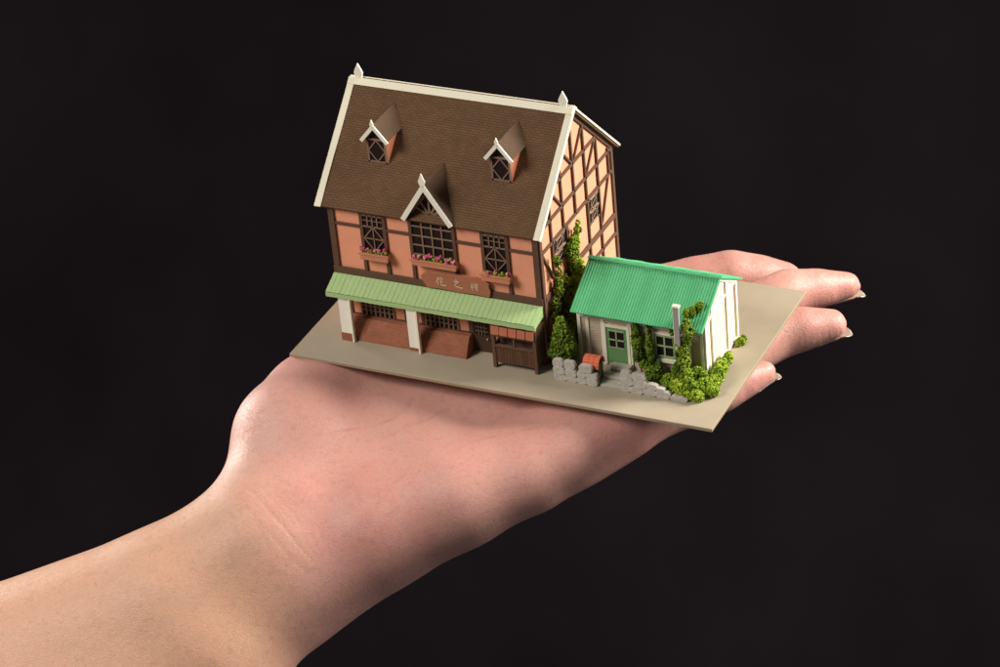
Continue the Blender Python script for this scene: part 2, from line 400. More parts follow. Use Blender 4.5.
# ---- hanging sign
sb=MB(); SY=1.49
outl=[(3.54,1.80),(3.44,1.98),(3.38,2.12),(3.46,2.22),(3.56,2.29),(3.70,2.275),(3.92,2.32),(4.25,2.30),(4.40,2.325),(4.64,2.35),(4.80,2.33),(5.02,2.36),(5.14,2.31),(5.28,2.30),(5.37,2.21),(5.35,2.10),(5.39,1.98),(5.35,1.80),(4.9,1.82),(4.4,1.80),(3.9,1.82)]
sb.prism([(x,SY,z) for x,z in outl],(0,.05,0))
for x in (3.75,5.05): sb.box(x,x+.08,SY+.05,YF-.07,1.83,1.93)
sign=sb.build('sign_board',M['sign'],house,bevel=.012)
def glyph(cx,cz,strokes,u=.0268):
    lt=MB()
    # strokes in photograph-like units, y down
    for (x0,y0,x1,y1) in strokes:
        fb(lt,cx+x0*u,cz-y0*u,cx+x1*u,cz-y1*u,.021,.012,SY)
    lt.build('lettering',M['letter'],sign)
glyph(3.95,2.06,[(-3.2,-2.6,4,-3.2),(-1.2,-4.6,-1,-1.8),(1.6,-4.8,1.4,-1.8),(-2.2,-1.8,-4.2,1.6),(-2.4,-.2,-2.0,4.0),(.6,-1.4,.9,3.6),(3.2,-.8,.9,1.0),(.9,3.8,5.8,4.2),(5.8,4.2,6.0,2.9)])
glyph(4.42,2.08,[(0,-4.6,.6,-3.2),(-2.6,-1.8,3.4,-2.3),(3.4,-2.3,-1.4,1.8),(-.6,-2.0,.2,.6),(-1.6,1.8,-2.2,3.0),(-1.2,3.6,6.2,4.6),(6.2,4.6,6.4,3.5)])
glyph(4.94,2.05,[(-3.8,-1.6,-.6,-2.0),(-2.2,-4.0,-2.2,4.0),(-2.3,-1.0,-3.9,1.6),(-2.0,-.8,-.8,.8),(.3,-3.2,3.8,-3.6),(1.9,-4.6,1.6,-1.8),(-.2,-1.4,4.0,-1.9),(.3,.6,3.9,.2),(2.9,-1.0,2.9,3.8),(2.9,3.8,1.9,3.2),(.9,1.4,1.6,2.4)])
# ---- porch canopy
cb=MB(); Y0,Z0c,Y1,Z1c=1.01,1.49,YF-.075,1.745
cb.prism([(XL,Y0,Z0c),(XL,Y1,Z1c),(XL,Y1,Z1c-.06),(XL,Y0+.02,Z0c-.06)],(XR-XL,0,0))
cb.prism([(XR-.03,Y0+.02,Z0c-.01),(XR-.03,Y1,Z1c-.06),(XR-.03,Y1,Z1c-.30),(XR-.03,Y0+.02,Z0c-.13)],(.03,0,0))
cb.prism([(XL,Y0+.02,Z0c-.01),(XL,Y1,Z1c-.06),(XL,Y1,Z1c-.30),(XL,Y0+.02,Z0c-.13)],(.03,0,0))
can=cb.build('canopy',M['green_dark'],house)
sl=MB(); rnd=random.Random(3); x=XL-.03; nS=44; wS=(XR-XL+.05)/nS
ln=math.hypot(Y1-Y0,Z1c-Z0c); up=Vector((0,-(Z1c-Z0c)/ln,(Y1-Y0)/ln))
for i in range(nS):
    xa=x+i*wS+.006; xb=x+(i+1)*wS-.002; h=.014+rnd.uniform(0,.005); o_=rnd.uniform(-.006,.006)
    P=[Vector((xa,Y0-.02+o_,Z0c-.008)),Vector((xb,Y0-.02+o_,Z0c-.008)),Vector((xb,Y1,Z1c)),Vector((xa,Y1,Z1c))]
    sl.prism([p+up*.001 for p in P],up*h)
sl.build('canopy_slat',M['green'],can)
fr=MB()
for i in range(nS):
    xa=x+i*wS+.001; xb=x+(i+1)*wS-.001
    fr.box(xa,xb,Y0-.025,Y0+.015,Z0c-.145+rnd.uniform(-.006,.006),Z0c-.03)
fr.build('fascia',M['green'],can)
# ---- ground floor
gf=MB()
b_=gf
for x0,x1,z0,z1 in ((1.2,4.7,.50,.56),(1.2,4.7,1.0,1.06),(1.12,1.18,.5,1.7),(2.72,2.80,.5,1.7),(3.22,3.30,.5,1.7),(4.60,4.72,0,1.7),(5.22,5.32,0,1.7),(4.72,5.22,.98,1.7),(5.32,6.81,0,.1)):
    b_.box(x0,x1,YF-.045,YF,z0,z1)
gf.build('timber_frame',M['timber'],house)
def grille(x0,x1,z0,z1):
    w=MB(); w.box(x0,x1,YF-.012,YF+.02,z0,z1); wn=w.build('window',M['interior_shade'],house)
    m=MB(); nn=7
    for i in range(nn+1): xx=x0+(x1-x0)*i/nn; fb(m,xx,z0,xx,z1,.045,.03,YF-.012)
    for z in (z0+.14,z0+.28,z1-.02): fb(m,x0,z,x1,z,.03,.02,YF-.012)
    m.build('lattice',M['timber_light'],wn)
grille(1.45,2.40,.56,.99); grille(3.34,4.28,.56,.99)
dm=MB(); dm.box(4.73,5.21,YF-.03,YF,.02,.96); dd=dm.build('door',M['door_brown'],house,bevel=.005)
dm=MB(); dm.box(4.79,5.15,YF-.04,YF-.03,.55,.90); dm.build('pane',M['interior_shade'],dd)
dm=MB()
for xx in (4.88,4.97,5.06): fb(dm,xx,.55,xx,.90,.02,.02,YF-.04)
for zz in (.66,.78): fb(dm,4.79,zz,5.15,zz,.02,.018,YF-.04)
dm.build('lattice',M['timber_light'],dd)
dm=MB(); dm.tube([(5.13,YF-.09,.45),(5.13,YF-.03,.45)],.018); dm.build('handle',M['letter'],dd)
ap=MB(); ap.prism([(1.02,1.13,0),(1.02,1.15,.08),(1.02,1.26,.30),(1.02,1.42,.53),(1.02,YF,.54),(1.02,YF,0)],(3.66,0,0))
ap.build('brick_apron',M['brick'],house,bevel=.006)
def pillar(x0,x1,ft=.235):
    p=MB(); p.box(x0,x1,1.055,1.125,ft,1.42); pp=p.build('pillar',M['white'],house,bevel=.006)
    p=MB(); p.box(x0-.015,x1,1.045 if ft>.2 else 1.10,1.128,0,ft); p.build('brick_foot',M['brick'],pp)
    p=MB(); p.box(x1-.002,x1+.05,1.0,1.10,0,1.42); p.build('post',M['cream'],pp,bevel=.005)
pillar(1.07,1.40); pillar(3.07,3.36,.13)
# ---- shop counter
cm=MB()
for xx in (5.52,6.70):
    for yy in (1.01,1.50): cm.box(xx,xx+.10,yy,yy+.09,0,1.30)
cm.box(5.62,6.70,1.015,1.06,.96,1.03)
cm.box(5.62,6.70,1.0,1.10,.66,.715)
cm.box(6.13,6.18,1.02,1.06,.715,.96)
cm.box(6.74,6.79,1.10,1.50,.20,1.30)
cm.box(5.53,5.58,1.10,1.50,.20,.70)
ctr=cm.build('shop_counter',M['timber'],house,bevel=.006)
cm=MB(); cm.box(5.625,6.695,1.03,1.055,.17,.658); cm.build('front_panel',M['counter'],ctr)
cm=MB(); cm.box(5.63,6.69,1.30,1.33,.20,1.02); cm.build('back_panel',M['mauve'],ctr)
cm=MB()
for i in range(5):
    xa=5.56+i*.248; cm.prism([(xa,.985,1.30),(xa+.225,.985,1.30),(xa+.225,.945,1.07),(xa,.945,1.07)],(0,-.015,0))
cm.build('awning_flap',M['flap'],ctr)

# ---------------------------------------------------------------- cottage
KX0,KX1,KY0,KY1=7.55,11.06,2.02,4.27
kry,krz,key,kez=3.13,2.48,1.70,1.64
ks=(krz-kez)/(kry-key)
cot=thing('cottage','low cream clapboard model cottage with corrugated bright green roof and green door','model cottage',(9.3,3.1,0))
b=MB(); kz=lambda y: krz-ks*abs(y-kry)-.05
b.prism([(KX0,y,z) for y,z in ((KY0,0),(KY0,kz(KY0)),(kry,kz(kry)),(KY1,kz(KY1)),(KY1,0))],(KX1-KX0,0,0))
kw=b.build('wall',M['planks'],cot)
g=MB()
pl=[(KY0+.0,0),(KY0,kz(KY0)),(kry,kz(kry)),(KY1,kz(KY1)),(KY1,0)]
g.prism([(KX1+.003,y,z) for y,z in pl],(.02,0,0)); g.build('end_wall',M['end_wall'],cot)
g=MB()
for y,z0,z1 in ((2.43,.0,1.78),(3.48,.0,2.28),(4.12,.0,1.86)): g.bar((KX1+.023,y,z0),(KX1+.023,y,z1),.03,.022,NX)
g.bar((KX1+.023,2.43,1.78),(KX1+.023,4.12,1.72),.0301,.02,NX) if False else None
g.bar((KX1+.023,2.15,1.45),(KX1+.023,3.95,1.80),.03,.018,NX) if False else None
g.build('batten',M['cream_edge'],cot)
g=MB()
for y in (2.07,2.43+.09,3.48+.09,4.22): g.bar((KX1+.023,y,.0),(KX1+.023,y,kz(y)-.02),.09,.03,NX)
g.bar((KX1+.023,2.05,.05),(KX1+.023,4.25,.05),.08,.028,NX)
g.bar((KX1+.023,2.05,1.74-.28),(KX1+.023,2.45,1.74),.06,.031,NX)
g.bar((KX1+.023,2.45,1.74),(KX1+.023,4.2,1.74),.06,.029,NX)
for sgn in (-1,1): g.bar((KX1+.023,kry,kz(kry)-.04),(KX1+.023,kry+sgn*1.1,kz(kry+1.1)-.04),.07,.032,NX)
g.build('corner_board',M['white'],cot)
g=MB()
for x in (KX0+.05,7.83,8.26,9.02,KX1-.05): g.bar((x,KY0,0),(x,KY0,1.5),.085,.035,N)
g.bar((KX0,KY0,1.42),(KX1,KY0,1.42),.09,.03,N)
g.build('corner_board',M['cream'],cot)
# corrugated roof
r=MB(); nR=48; per=(3.66)/nR; x0=KX0-.05
for sgn,ye in ((-1,key),(1,2*kry-key)):
    up=Vector((0,sgn*ks,1)).normalized()
    vs=[];fs=[]; m_=nR*6
    for i in range(m_+1):
        xx=x0+i*per/6; h=.019*abs(math.sin(math.pi*i/6))+.006*math.sin(i*.13)
        for (yy,zz) in ((kry,krz),(ye,kez)):
            p=Vector((xx,yy,zz)); vs.append(p+up*h); vs.append(p-up*(.035-h*.6))
    for i in range(m_):
        a=i*4;c=a+4
        q=[(a,a+2,c+2,c),(a+1,c+1,c+3,a+3),(a+2,a+3,c+3,c+2)]
        if sgn>0: q=[t[::-1] for t in q]
        fs+=q
    for a in (0,m_*4): fs.append((a,a+1,a+3,a+2))
    r.add(vs,fs)
kroof=r.build('roof',M['teal'],cot)
r=MB()
for sgn in (-1,1):
    up=Vector((0,sgn*ks,1)).normalized(); dn=Vector((0,sgn,-ks)).normalized()
    P0=Vector((x0-.01,kry,krz))+up*.03; P1=Vector((x0+3.67,kry,krz))+up*.03
    r.prism([P0,P1,P1+dn*.07,P0+dn*.07],up*.015)
r.build('ridge_cap',M['teal'],kroof)
# door, window, pipe
d=MB(); d.box(8.35,8.93,KY0-.03,KY0,.12,1.16); dk=d.build('door',M['door_green'],cot,bevel=.005)
d=MB(); d.box(8.44,8.84,KY0-.036,KY0-.03,.60,1.07); d.build('pane',M['interior_shade'],dk)
d=MB(); fb(d,8.64,.60,8.64,1.08,.035,.02,KY0-.035); fb(d,8.42,.82,8.86,.82,.035,.02,KY0-.035); fb(d,8.42,.585,8.86,.585,.03,.015,KY0-.031); fb(d,8.42,1.09,8.86,1.09,.04,.015,KY0-.031)
d.build('glazing_bar',M['sash'],dk)
d=MB(); fb(d,8.31,.05,8.31,1.30,.07,.05,KY0); fb(d,8.97,.05,8.97,1.30,.07,.05,KY0); fb(d,8.27,1.22,9.01,1.22,.08,.045,KY0); d.build('door_frame',M['cream'],dk)
d=MB(); d.box(9.72,10.26,KY0-.02,KY0+.01,.55,1.20); wk=d.build('window',M['interior_shade'],cot)
d=MB(); 
for xx in (9.74,9.98,10.24): fb(d,xx,.55,xx,1.20,.045,.03,KY0-.02)
for zz in (.57,.88,1.18): fb(d,9.72,zz,10.26,zz,.04,.028,KY0-.02)
d.build('glazing_bar',M['sash'],wk)
d=MB(); fb(d,9.66,.5,9.66,1.26,.07,.045,KY0);fb(d,10.31,.5,10.31,1.26,.07,.045,KY0); fb(d,9.62,1.25,10.35,1.25,.07,.05,KY0); d.box(9.58,10.39,KY0-.10,KY0,.42,.50)
d.build('sill',M['cream'],wk)
d=MB(); d.prism([(10.49,1.50,1.34),(10.62,1.50,1.28),(10.625,1.50,2.42),(10.487,1.50,2.42)],(0,.07,0))
d.box(10.52,10.62,1.571,1.99,1.36,1.44)
pp=d.build('stovepipe',M['pipe'],cot,smooth=False)
d=MB(); d.box(10.465,10.645,1.48,1.60,2.42,2.47); d.build('cap',M['cream'],pp)
d=MB(); d.prism([(10.472,1.495,1.335),(10.4885,1.495,1.335),(10.4835,1.495,2.42),(10.468,1.495,2.42)],(0,.075,0)); d.build('edge_strip',M['cream'],pp)
# ---------------------------------------------------------------- stone walls, steps, mailbox
def stone_wall(name,label,rows,y,xa,xb):
    L=((xa+xb)/2,y,0); t=thing(name,label,'stone wall',L,'low stone walls in front of the cottage')
    back=MB(); st=MB(); rnd=random.Random(int(xa*10)); 
    for (x0,x1,z0,z1) in rows:
        n=14; cx,cz=(x0+x1)/2,(z0+z1)/2; a,c=(x1-x0)/2+.009,(z1-z0)/2+.009; yy=y-rnd.uniform(0,.025); ex=3.1
        P=[]
        for i in range(n):
            th=2*math.pi*(i+.5)/n; co,si=math.cos(th),math.sin(th); k=rnd.uniform(.92,1.03)
            P.append((cx+a*k*math.copysign(abs(co)**(2/ex),co),cz+c*k*math.copysign(abs(si)**(2/ex),si)))
        # bulged stone: two rings and a centre
        vs=[];fs=[]
        for (sc,dy) in ((1.0,.12),(1.0,.004),(.95,-.006)):
            for (px,pz) in P: vs.append((cx+(px-cx)*sc,yy+dy,max(0.002,cz+(pz-cz)*sc)))
        for q in range(2):
            for i in range(n): fs.append((q*n+i,q*n+(i+1)%n,(q+1)*n+(i+1)%n,(q+1)*n+i))
        fs.append(tuple(2*n+i for i in range(n))); fs.append(tuple(range(n-1,-1,-1)))
        st.add(vs,fs)
        back.box(x0+.01,x1-.01,y+.02,y+.11,max(0,z0-.03),z1-.03)
    st.build('stone',M['stone'],t,smooth=False); back.build('backing',M['mortar'],t)
stone_wall('stone_wall','stepped low grey stone wall left of the cottage steps, under the round bush',
 [(7.28,7.62,.0,.21),(7.61,7.93,.0,.19),(7.92,8.20,.0,.19),(8.19,8.50,0,.20),(7.27,7.60,.20,.41),(7.59,7.92,.18,.39),(7.93,8.16,.18,.38),(8.15,8.50,.19,.36),(7.26,7.56,.40,.62),(7.57,7.88,.39,.61),(8.0,8.36,.36,.58)],.95,7.27,8.5)
stone_wall('stone_wall','low grey stone wall right of the steps sloping down into the bushes',
 [(9.08,9.40,0,.24),(9.39,9.75,0,.20),(9.74,10.12,0,.22),(10.1,10.5,0,.20),(10.49,10.98,0,.12),(9.16,9.5,.22,.44),(9.49,9.86,.19,.42),(9.85,10.16,.21,.36),(9.16,9.44,.43,.62),(9.44,9.82,.41,.58),(10.12,10.34,.19,.28)],.95,9.1,10.95)
for i,(x0,x1,y0,y1,z) in enumerate(((8.53,9.13,1.00,1.30,.05),(8.50,9.12,1.33,1.62,.10),(8.50,9.06,1.66,1.985,.15))):
    b=MB(); j=.03
    b.prism([(x0+j*i,y0,0),(x1-j,y0+.02,0),(x1,y1,0),(x0,y1-.02,0)],(0,0,z)); o=b.build('garden_step',M['step'],bevel=.008,loc=((x0+x1)/2,(y0+y1)/2,0))
    tag(o,['lowest grey-green slab step, level with the gap in the stone walls','middle grey-green slab step between the top and lowest steps','top grey-green slab step directly below the green door'][i],'step','steps up to the cottage door')
mb=thing('mailbox','small box with curved orange-red tiled roof standing behind the stepped stone wall','mailbox',(8.25,1.3,0))
b=MB(); b.box(8.08,8.42,1.20,1.42,0,.48); b.box(8.42,8.455,1.19,1.23,0,.5); b.box(8.42,8.455,1.40,1.44,0,.5); b.build('body',M['mbody'],mb)
b=MB(); m_=10
R_=.19
prof=[(1.31+R_*math.cos(math.radians(t)),.42+.24*math.sin(math.radians(t))) for t in range(0,181,18)]
for i in range(len(prof)-1):
    (ya,za),(yb_,zb_)=prof[i],prof[i+1]
    for k in range(6):
        xa=8.03+k*.075; xa2=xa+.072
        nn=Vector((0,(ya+yb_)/2-1.31,((za+zb_)/2-.42)*1)).normalized()
        b.prism([(xa,ya,za),(xa2,ya,za),(xa2,yb_,zb_),(xa,yb_,zb_)],nn*(.028+.008*(k%2)))
b.build('roof',M['red'],mb)
# ---------------------------------------------------------------- plants
def clump(mb_,pts,n,rnd,rs=(.035,.065)):
    """pts: (x,y,z,rx,ry,rz) blobs; crumbs fill the shell unevenly"""
    w=[p[3]*p[4]*p[5] for p in pts]; tot=sum(x**.67 for x in w)
    for p,wi in zip(pts,w):
        k=max(5,int(1.6*n*wi**.67/tot)); tb=rnd.uniform(.2,.8)
        for _ in range(k):
            v=Vector((rnd.gauss(0,1),rnd.gauss(0,1),rnd.gauss(0,1))).normalized()*rnd.uniform(.45,1.0)**.5
            c=(p[0]+v.x*p[3],p[1]+v.y*p[4],max(.03,p[2]+v.z*p[5]))
            mb_.crumb(c,rnd.uniform(*rs)*.78,min(1,max(0,tb+rnd.gauss(0,.22))),rnd)
def plant(name,label,cat,base,stems,blobs,n,mat,seed,rs=(.035,.065),group=None):
    t=thing(name,label,cat,base,group); rnd=random.Random(seed)
    s=MB()
    for st in stems: s.tube(st,.022,6)
    if stems: s.build('stem',M['timber'],t)
    m=MB(); clump(m,blobs,n,rnd,rs); m.build('foliage',mat,t,tint=True)
def along(path,r,step=.16,jit=.05,seed=1):
    rnd=random.Random(seed); out=[]
    for a,b_ in zip(path,path[1:]):
        A=Vector(a[:3]);B=Vector(b_[:3]); n=max(1,int((B-A).length/step))
        for i in range(n):
            t=i/n; p=A.lerp(B,t); rr=r*(a[3]*(1-t)+b_[3]*t)*rnd.uniform(.75,1.2)
            out.append((p.x+rnd.gauss(0,jit)*.5,p.y+rnd.gauss(0,jit),p.z+rnd.gauss(0,jit),rr*.8,rr,rr*1.1))
    return out
GX=7.0
ivA=[(GX+.05,2.85,.1,1.3),(GX+.03,3.0,.8,1.2),(GX,3.05,1.4,1.25),(GX,3.35,1.9,1.2),(GX,3.28,2.45,1.25),(GX,3.45,2.75,.8),(GX,3.48,3.2,.55),(GX,3.50,3.28,.4)]
ivA2=[(GX,3.35,1.8,1.0),(GX,3.62,1.85,1.0),(GX,3.80,1.45,.9),(GX,3.7,1.0,.9),(GX,3.5,.4,1.0)]
ivA3=[(GX,3.2,2.3,1.0),(GX,3.02,2.62,.7)]
plant('climbing_ivy','tallest green climber on the right gable, its bright tip reaching between the two gable windows','ivy',(7.0,2.95,0),[[(6.88,2.9,0),(6.9,3.0,1.2),(6.9,3.3,2.2),(6.9,3.45,3.0)]],along(ivA,.17,seed=2)+along(ivA2,.15,seed=3)+along(ivA3,.14,seed=4),2300,M['leaf_bright'],11,(.03,.052),'climbers on the tall house')
ivB=[(GX,2.1,.1,1.1),(GX,1.95,.7,1.0),(GX,1.85,1.3,.9),(GX,2.05,1.75,.9),(GX,2.3,2.0,1.0),(GX,2.22,2.4,.8),(GX,2.08,2.85,.6),(GX,2.05,2.95,.4)]
ivC=[(GX,2.55,.2,1.2),(GX,2.65,1.0,1.2),(GX,2.85,1.5,1.2),(GX,2.70,2.1,.9)]
plant('climbing_ivy','shorter darker climber beside the front corner of the tall house, over the lower gable window','ivy',(7.0,2.2,0),[[(6.88,2.1,0),(6.9,1.9,1.2),(6.9,2.2,2.3)]],along(ivB,.15,seed=5)+along(ivC,.16,seed=6),1600,M['leaf'],12,(.03,.052),'climbers on the tall house')
plant('round_bush','egg-shaped dark green bush between the tall house and the cottage, behind the stone wall','bush',(7.3,1.5,0),[[(7.3,1.5,0),(7.3,1.5,.4)]],
 [(7.33,1.5,.35,.33,.30,.33),(7.32,1.5,.62,.37,.32,.36),(7.34,1.5,.95,.31,.28,.33),(7.33,1.5,1.22,.2,.2,.26),(7.32,1.5,1.42,.12,.12,.16),(7.1,1.42,.55,.18,.2,.2),(7.55,1.45,.8,.16,.2,.2)],1500,M['leaf'],13,(.035,.06))
# cottage climbers
cv=[(9.22,1.86,1.42,.7),(9.25,1.84,1.1,1.1),(9.28,1.82,.75,1.2),(9.38,1.78,.45,1.3),(9.6,1.7,.3,1.3),(9.9,1.6,.25,1.3),(10.2,1.55,.28,1.3)]
cv2=[(9.60,1.88,1.42,.9),(9.62,1.86,1.0,1.1),(9.60,1.84,.6,1.2),(9.72,1.8,.4,1.4),(10.1,1.75,.42,1.2)]
plant('climbing_ivy','leafy climber on the cottage front between the green door and the window','ivy',(9.4,1.8,0),[[(9.3,1.95,0),(9.28,1.96,1.3)]],along(cv,.15,seed=7,jit=.06)+along(cv2,.11,seed=8),1500,M['leaf'],14,(.03,.055),'climbers on the cottage')
cr=[(10.45,1.6,.2,1.5),(10.55,1.65,.55,1.4),(10.62,1.72,.9,1.1),(10.70,1.72,1.25,1.0),(10.82,1.66,1.6,1.15),(10.76,1.76,1.78,1.15),(10.70,1.98,1.92,1.1),(10.74,2.2,2.04,1.0),(10.88,2.28,2.07,.9),(11.02,2.20,2.02,.7)]
cr2=[(10.30,1.9,1.42,1.1),(10.40,1.88,1.0,1.0),(10.38,1.86,.5,.9),(10.2,1.74,.2,1.1)]
plant('climbing_ivy','leafy climber on the cottage behind the grey stovepipe, spilling over the green roof','ivy',(10.6,1.7,0),[[(10.6,1.95,0),(10.65,1.93,1.2)]],along(cr,.17,seed=9,jit=.05)+along(cr2,.11,seed=10),1700,M['leaf'],15,(.03,.055),'climbers on the cottage')
bl=[(10.3,1.45,.2,.22,.2,.2),(10.62,1.3,.2,.25,.22,.2),(10.95,1.35,.22,.26,.24,.24),(11.25,1.5,.2,.25,.22,.22),(11.0,1.7,.35,.25,.15,.25),(10.72,1.55,.4,.25,.2,.22),(11.15,1.12,.13,.22,.15,.15),(10.85,1.12,.12,.22,.14,.13),
    (11.36,1.75,.2,.2,.2,.2),(11.38,2.0,.26,.18,.2,.24),(11.36,2.3,.26,.16,.2,.24),(11.32,2.6,.2,.14,.16,.2),(11.34,2.85,.24,.13,.14,.17),(11.3,3.0,.2,.1,.1,.14),(11.48,1.45,.13,.15,.15,.14)]
plant('corner_bush','bright yellow-green bushes wrapping the front right corner of the cottage','bush',(11.0,1.5,0),[],bl,2200,M['leaf_bright'],16,(.035,.065))
plant('grass_tuft','tiny bright green tuft at the back corner of the white end wall','tuft',(11.28,3.98,0),[],[(11.28,3.95,.08,.13,.13,.11),(11.3,4.08,.1,.08,.08,.1),(11.24,3.85,.06,.08,.08,.07)],110,M['leaf_bright'],17,(.03,.055))
# ---------------------------------------------------------------- hand: implicit surface
import numpy as np
CHAINS=dict(
 arm1=[(-14.00,-15.50,-8.50,3.10),(-4.98,-8.74,-5.57,2.24),(-0.98,-6.05,-4.19,2.00),(0.89,-4.22,-3.06,1.70)],
 arm2=[(-12.00,-16.50,-10.00,3.10),(-3.20,-9.40,-6.80,2.50),(0.49,-6.49,-5.24,1.92),(1.42,-4.74,-3.99,1.53)],
 thenar=[(1.09,-4.07,-3.07,1.41),(0.82,-1.48,-1.64,1.70),(0.68,0.04,-1.69,1.58),(2.00,2.20,-1.80,1.20)],
 thumb=[(2.00,2.20,-1.85,1.05),(2.90,4.20,-1.55,0.88),(3.50,6.00,-1.15,0.72)],
 mid1=[(1.45,-3.61,-3.14,1.39),(3.00,-0.40,-1.95,1.20),(5.40,3.20,-1.50,1.00)],
 mid2=[(1.61,-3.75,-3.36,1.40),(4.10,-0.70,-2.05,1.20),(6.60,2.00,-1.50,1.00)],
 mid3=[(1.71,-4.09,-3.77,1.39),(4.96,-1.41,-2.34,1.23),(7.68,0.61,-1.52,1.02)],
 hyp=[(1.92,-4.41,-4.05,1.57),(3.81,-2.94,-2.86,1.51),(5.73,-1.97,-2.15,1.23),(7.33,-1.00,-1.73,0.92),(9.19,0.90,-1.16,0.71)],
)
FING=dict(
 index=[(5.40,3.20,-1.50,1.00),(7.67,7.03,-0.97,0.86),(9.33,8.21,-0.74,0.75),(10.62,8.90,-1.04,0.55)],
 middle=[(6.60,2.00,-1.50,1.00),(9.70,5.50,-1.05,0.86),(11.19,7.62,-0.58,0.67),(12.48,8.77,-0.80,0.42)],
 ring=[(7.60,0.60,-1.50,0.96),(10.11,3.87,-1.07,0.82),(11.38,5.95,-0.88,0.74),(12.72,6.82,-0.84,0.46)],
 pinky=[(8.20,-0.30,-1.40,0.80),(9.74,1.60,-0.99,0.71),(11.04,3.05,-0.88,0.63),(11.88,4.07,-0.82,0.35)],
)
def seg_d(P,a,b):
    a=np.array(a,dtype=np.float32); b=np.array(b,dtype=np.float32)
    d=b[:3]-a[:3]; L=float(d@d)
    X=P-a[:3]
    t=np.clip((X@d)/L,0,1)
    X-=t[...,None]*d
    return np.sqrt((X*X).sum(-1))-(a[3]+t*(b[3]-a[3]))
def chain_d(P,c):
    r=None
    for a,b in zip(c,c[1:]):
        s=seg_d(P,a,b)
        r=s if r is None else smin(r,s,0.45)
    return r
def smin(a,b,k):
    h=np.maximum(k-np.abs(a-b),0)/k
    return np.minimum(a,b)-h*h*h*k/6.0
def ell(P,c,r):
    q=(P-np.array(c,dtype=np.float32))/np.array(r,dtype=np.float32)
    l=np.sqrt((q*q).sum(-1)); return (l-1)*min(r)
def fing_d(P,c):
    P=P.astype(np.float32); s=None
    for a,b in zip(c,c[1:]):
        q=seg_d(P,a,b); s=q if s is None else smin(s,q,.10)
    for i in range(1,len(c)-1):     # soft pads between the joints
        a,e=c[i],c[i+1]; q=[(a[j]*.5+e[j]*.5) for j in range(4)]
        s=smin(s,ell(P,(q[0],q[1],q[2]+.04),(q[3]*.9,)*3),.35)
    return s
def hand_sdf(P):
    P=P.astype(np.float32)
    D={n:chain_d(P,c) for n,c in CHAINS.items()}
    arm=smin(D['arm1'],D['arm2'],1.6)
    m=smin(smin(D['mid1'],D['mid2'],.9),D['mid3'],.9)
    m=smin(m,D['hyp'],1.3)
    m=smin(m,ell(P,(2.4,.6,-1.95),(1.4,1.6,.95)),1.0)
    m=smin(m,D['thenar'],1.5)
    m=smin(m,D['thumb'],.6)
    b=smin(arm,m,1.3)
    f=None
    for n,c in FING.items():
        s=fing_d(P,c)
        f=s if f is None else smin(f,s,.06)
    d=smin(b,f,.55)
    return d
def board_cut(P):   # clearance of the card that lies on the skin
    q=np.stack([np.abs(P[...,0]-6.0)-6.05,np.abs(P[...,1]-3.47)-3.52],-1)
    return np.maximum(np.maximum(q[...,0],q[...,1])*0.6,-(P[...,2]+0.10))
def full_sdf(P):
    d=hand_sdf(P); e=-board_cut(P)
    return -smin(-d,-e,.12)
# ---------------------------------------------------------------- surface nets
def surface_nets(fn,lo,hi,h):
    n=[int((hi[i]-lo[i])/h)+1 for i in range(3)]
    ax=[lo[i]+h*np.arange(n[i]) for i in range(3)]
    F=np.empty(n,dtype=np.float32)
    for i0 in range(0,n[0],16):
        g=np.stack(np.meshgrid(ax[0][i0:i0+16],ax[1],ax[2],indexing='ij'),-1); F[i0:i0+16]=fn(g)
    S=F<0
    c=[S[a:n[0]-1+a,b:n[1]-1+b,d:n[2]-1+d] for a in (0,1) for b in (0,1) for d in (0,1)]
    cnt=sum(x.astype(np.int8) for x in c)
    I,J,K=np.nonzero((cnt>0)&(cnt<8))
    idx=-np.ones([m-1 for m in n],dtype=np.int64); idx[I,J,K]=np.arange(len(I))
    acc=np.zeros((len(I),3)); num=np.zeros(len(I))
    cor=[(a,b,d) for a in (0,1) for b in (0,1) for d in (0,1)]
    for p in range(8):
        for q in range(p+1,8):
            A,B=cor[p],cor[q]
            if sum(abs(A[k]-B[k]) for k in range(3))!=1: continue
            fa=F[I+A[0],J+A[1],K+A[2]]; fb_=F[I+B[0],J+B[1],K+B[2]]
            m=(fa<0)!=(fb_<0); t=np.where(m,fa/(fa-fb_+1e-12),0)
            for k in range(3): acc[:,k]+=np.where(m,A[k]+t*(B[k]-A[k]),0)
            num+=m
    acc/=num[:,None]
    V=np.stack([lo[0]+h*(I+acc[:,0]),lo[1]+h*(J+acc[:,1]),lo[2]+h*(K+acc[:,2])],-1)
    Q=[]
    for axis in range(3):
        u,v=[(1,2),(2,0),(0,1)][axis]
        sl0=[slice(0,m) for m in n]; sl1=[slice(0,m) for m in n]
        sl0[axis]=slice(0,n[axis]-1); sl1[axis]=slice(1,n[axis])
        a=S[tuple(sl0)]; b=S[tuple(sl1)]
        G=np.stack(np.nonzero(a!=b),-1)
        ok=(G[:,u]>0)&(G[:,v]>0)&(G[:,u]<n[u]-1)&(G[:,v]<n[v]-1); G=G[ok]
        ins=a[G[:,0],G[:,1],G[:,2]]
        def at(du,dv):
            g=G.copy(); g[:,u]-=du; g[:,v]-=dv; return idx[g[:,0],g[:,1],g[:,2]]
        q=np.stack([at(1,1),at(0,1),at(0,0),at(1,0)],-1)
        q[~ins]=q[~ins][:,::-1]; Q.append(q)
    return V,np.concatenate(Q)
def grad(fn,V,e=.02):
    g=np.empty_like(V)
    for k in range(3):
        d=np.zeros(3); d[k]=e; g[:,k]=(fn(V+d)-fn(V-d))/(2*e)
    return g/np.maximum(1e-6,np.linalg.norm(g,axis=1))[:,None]
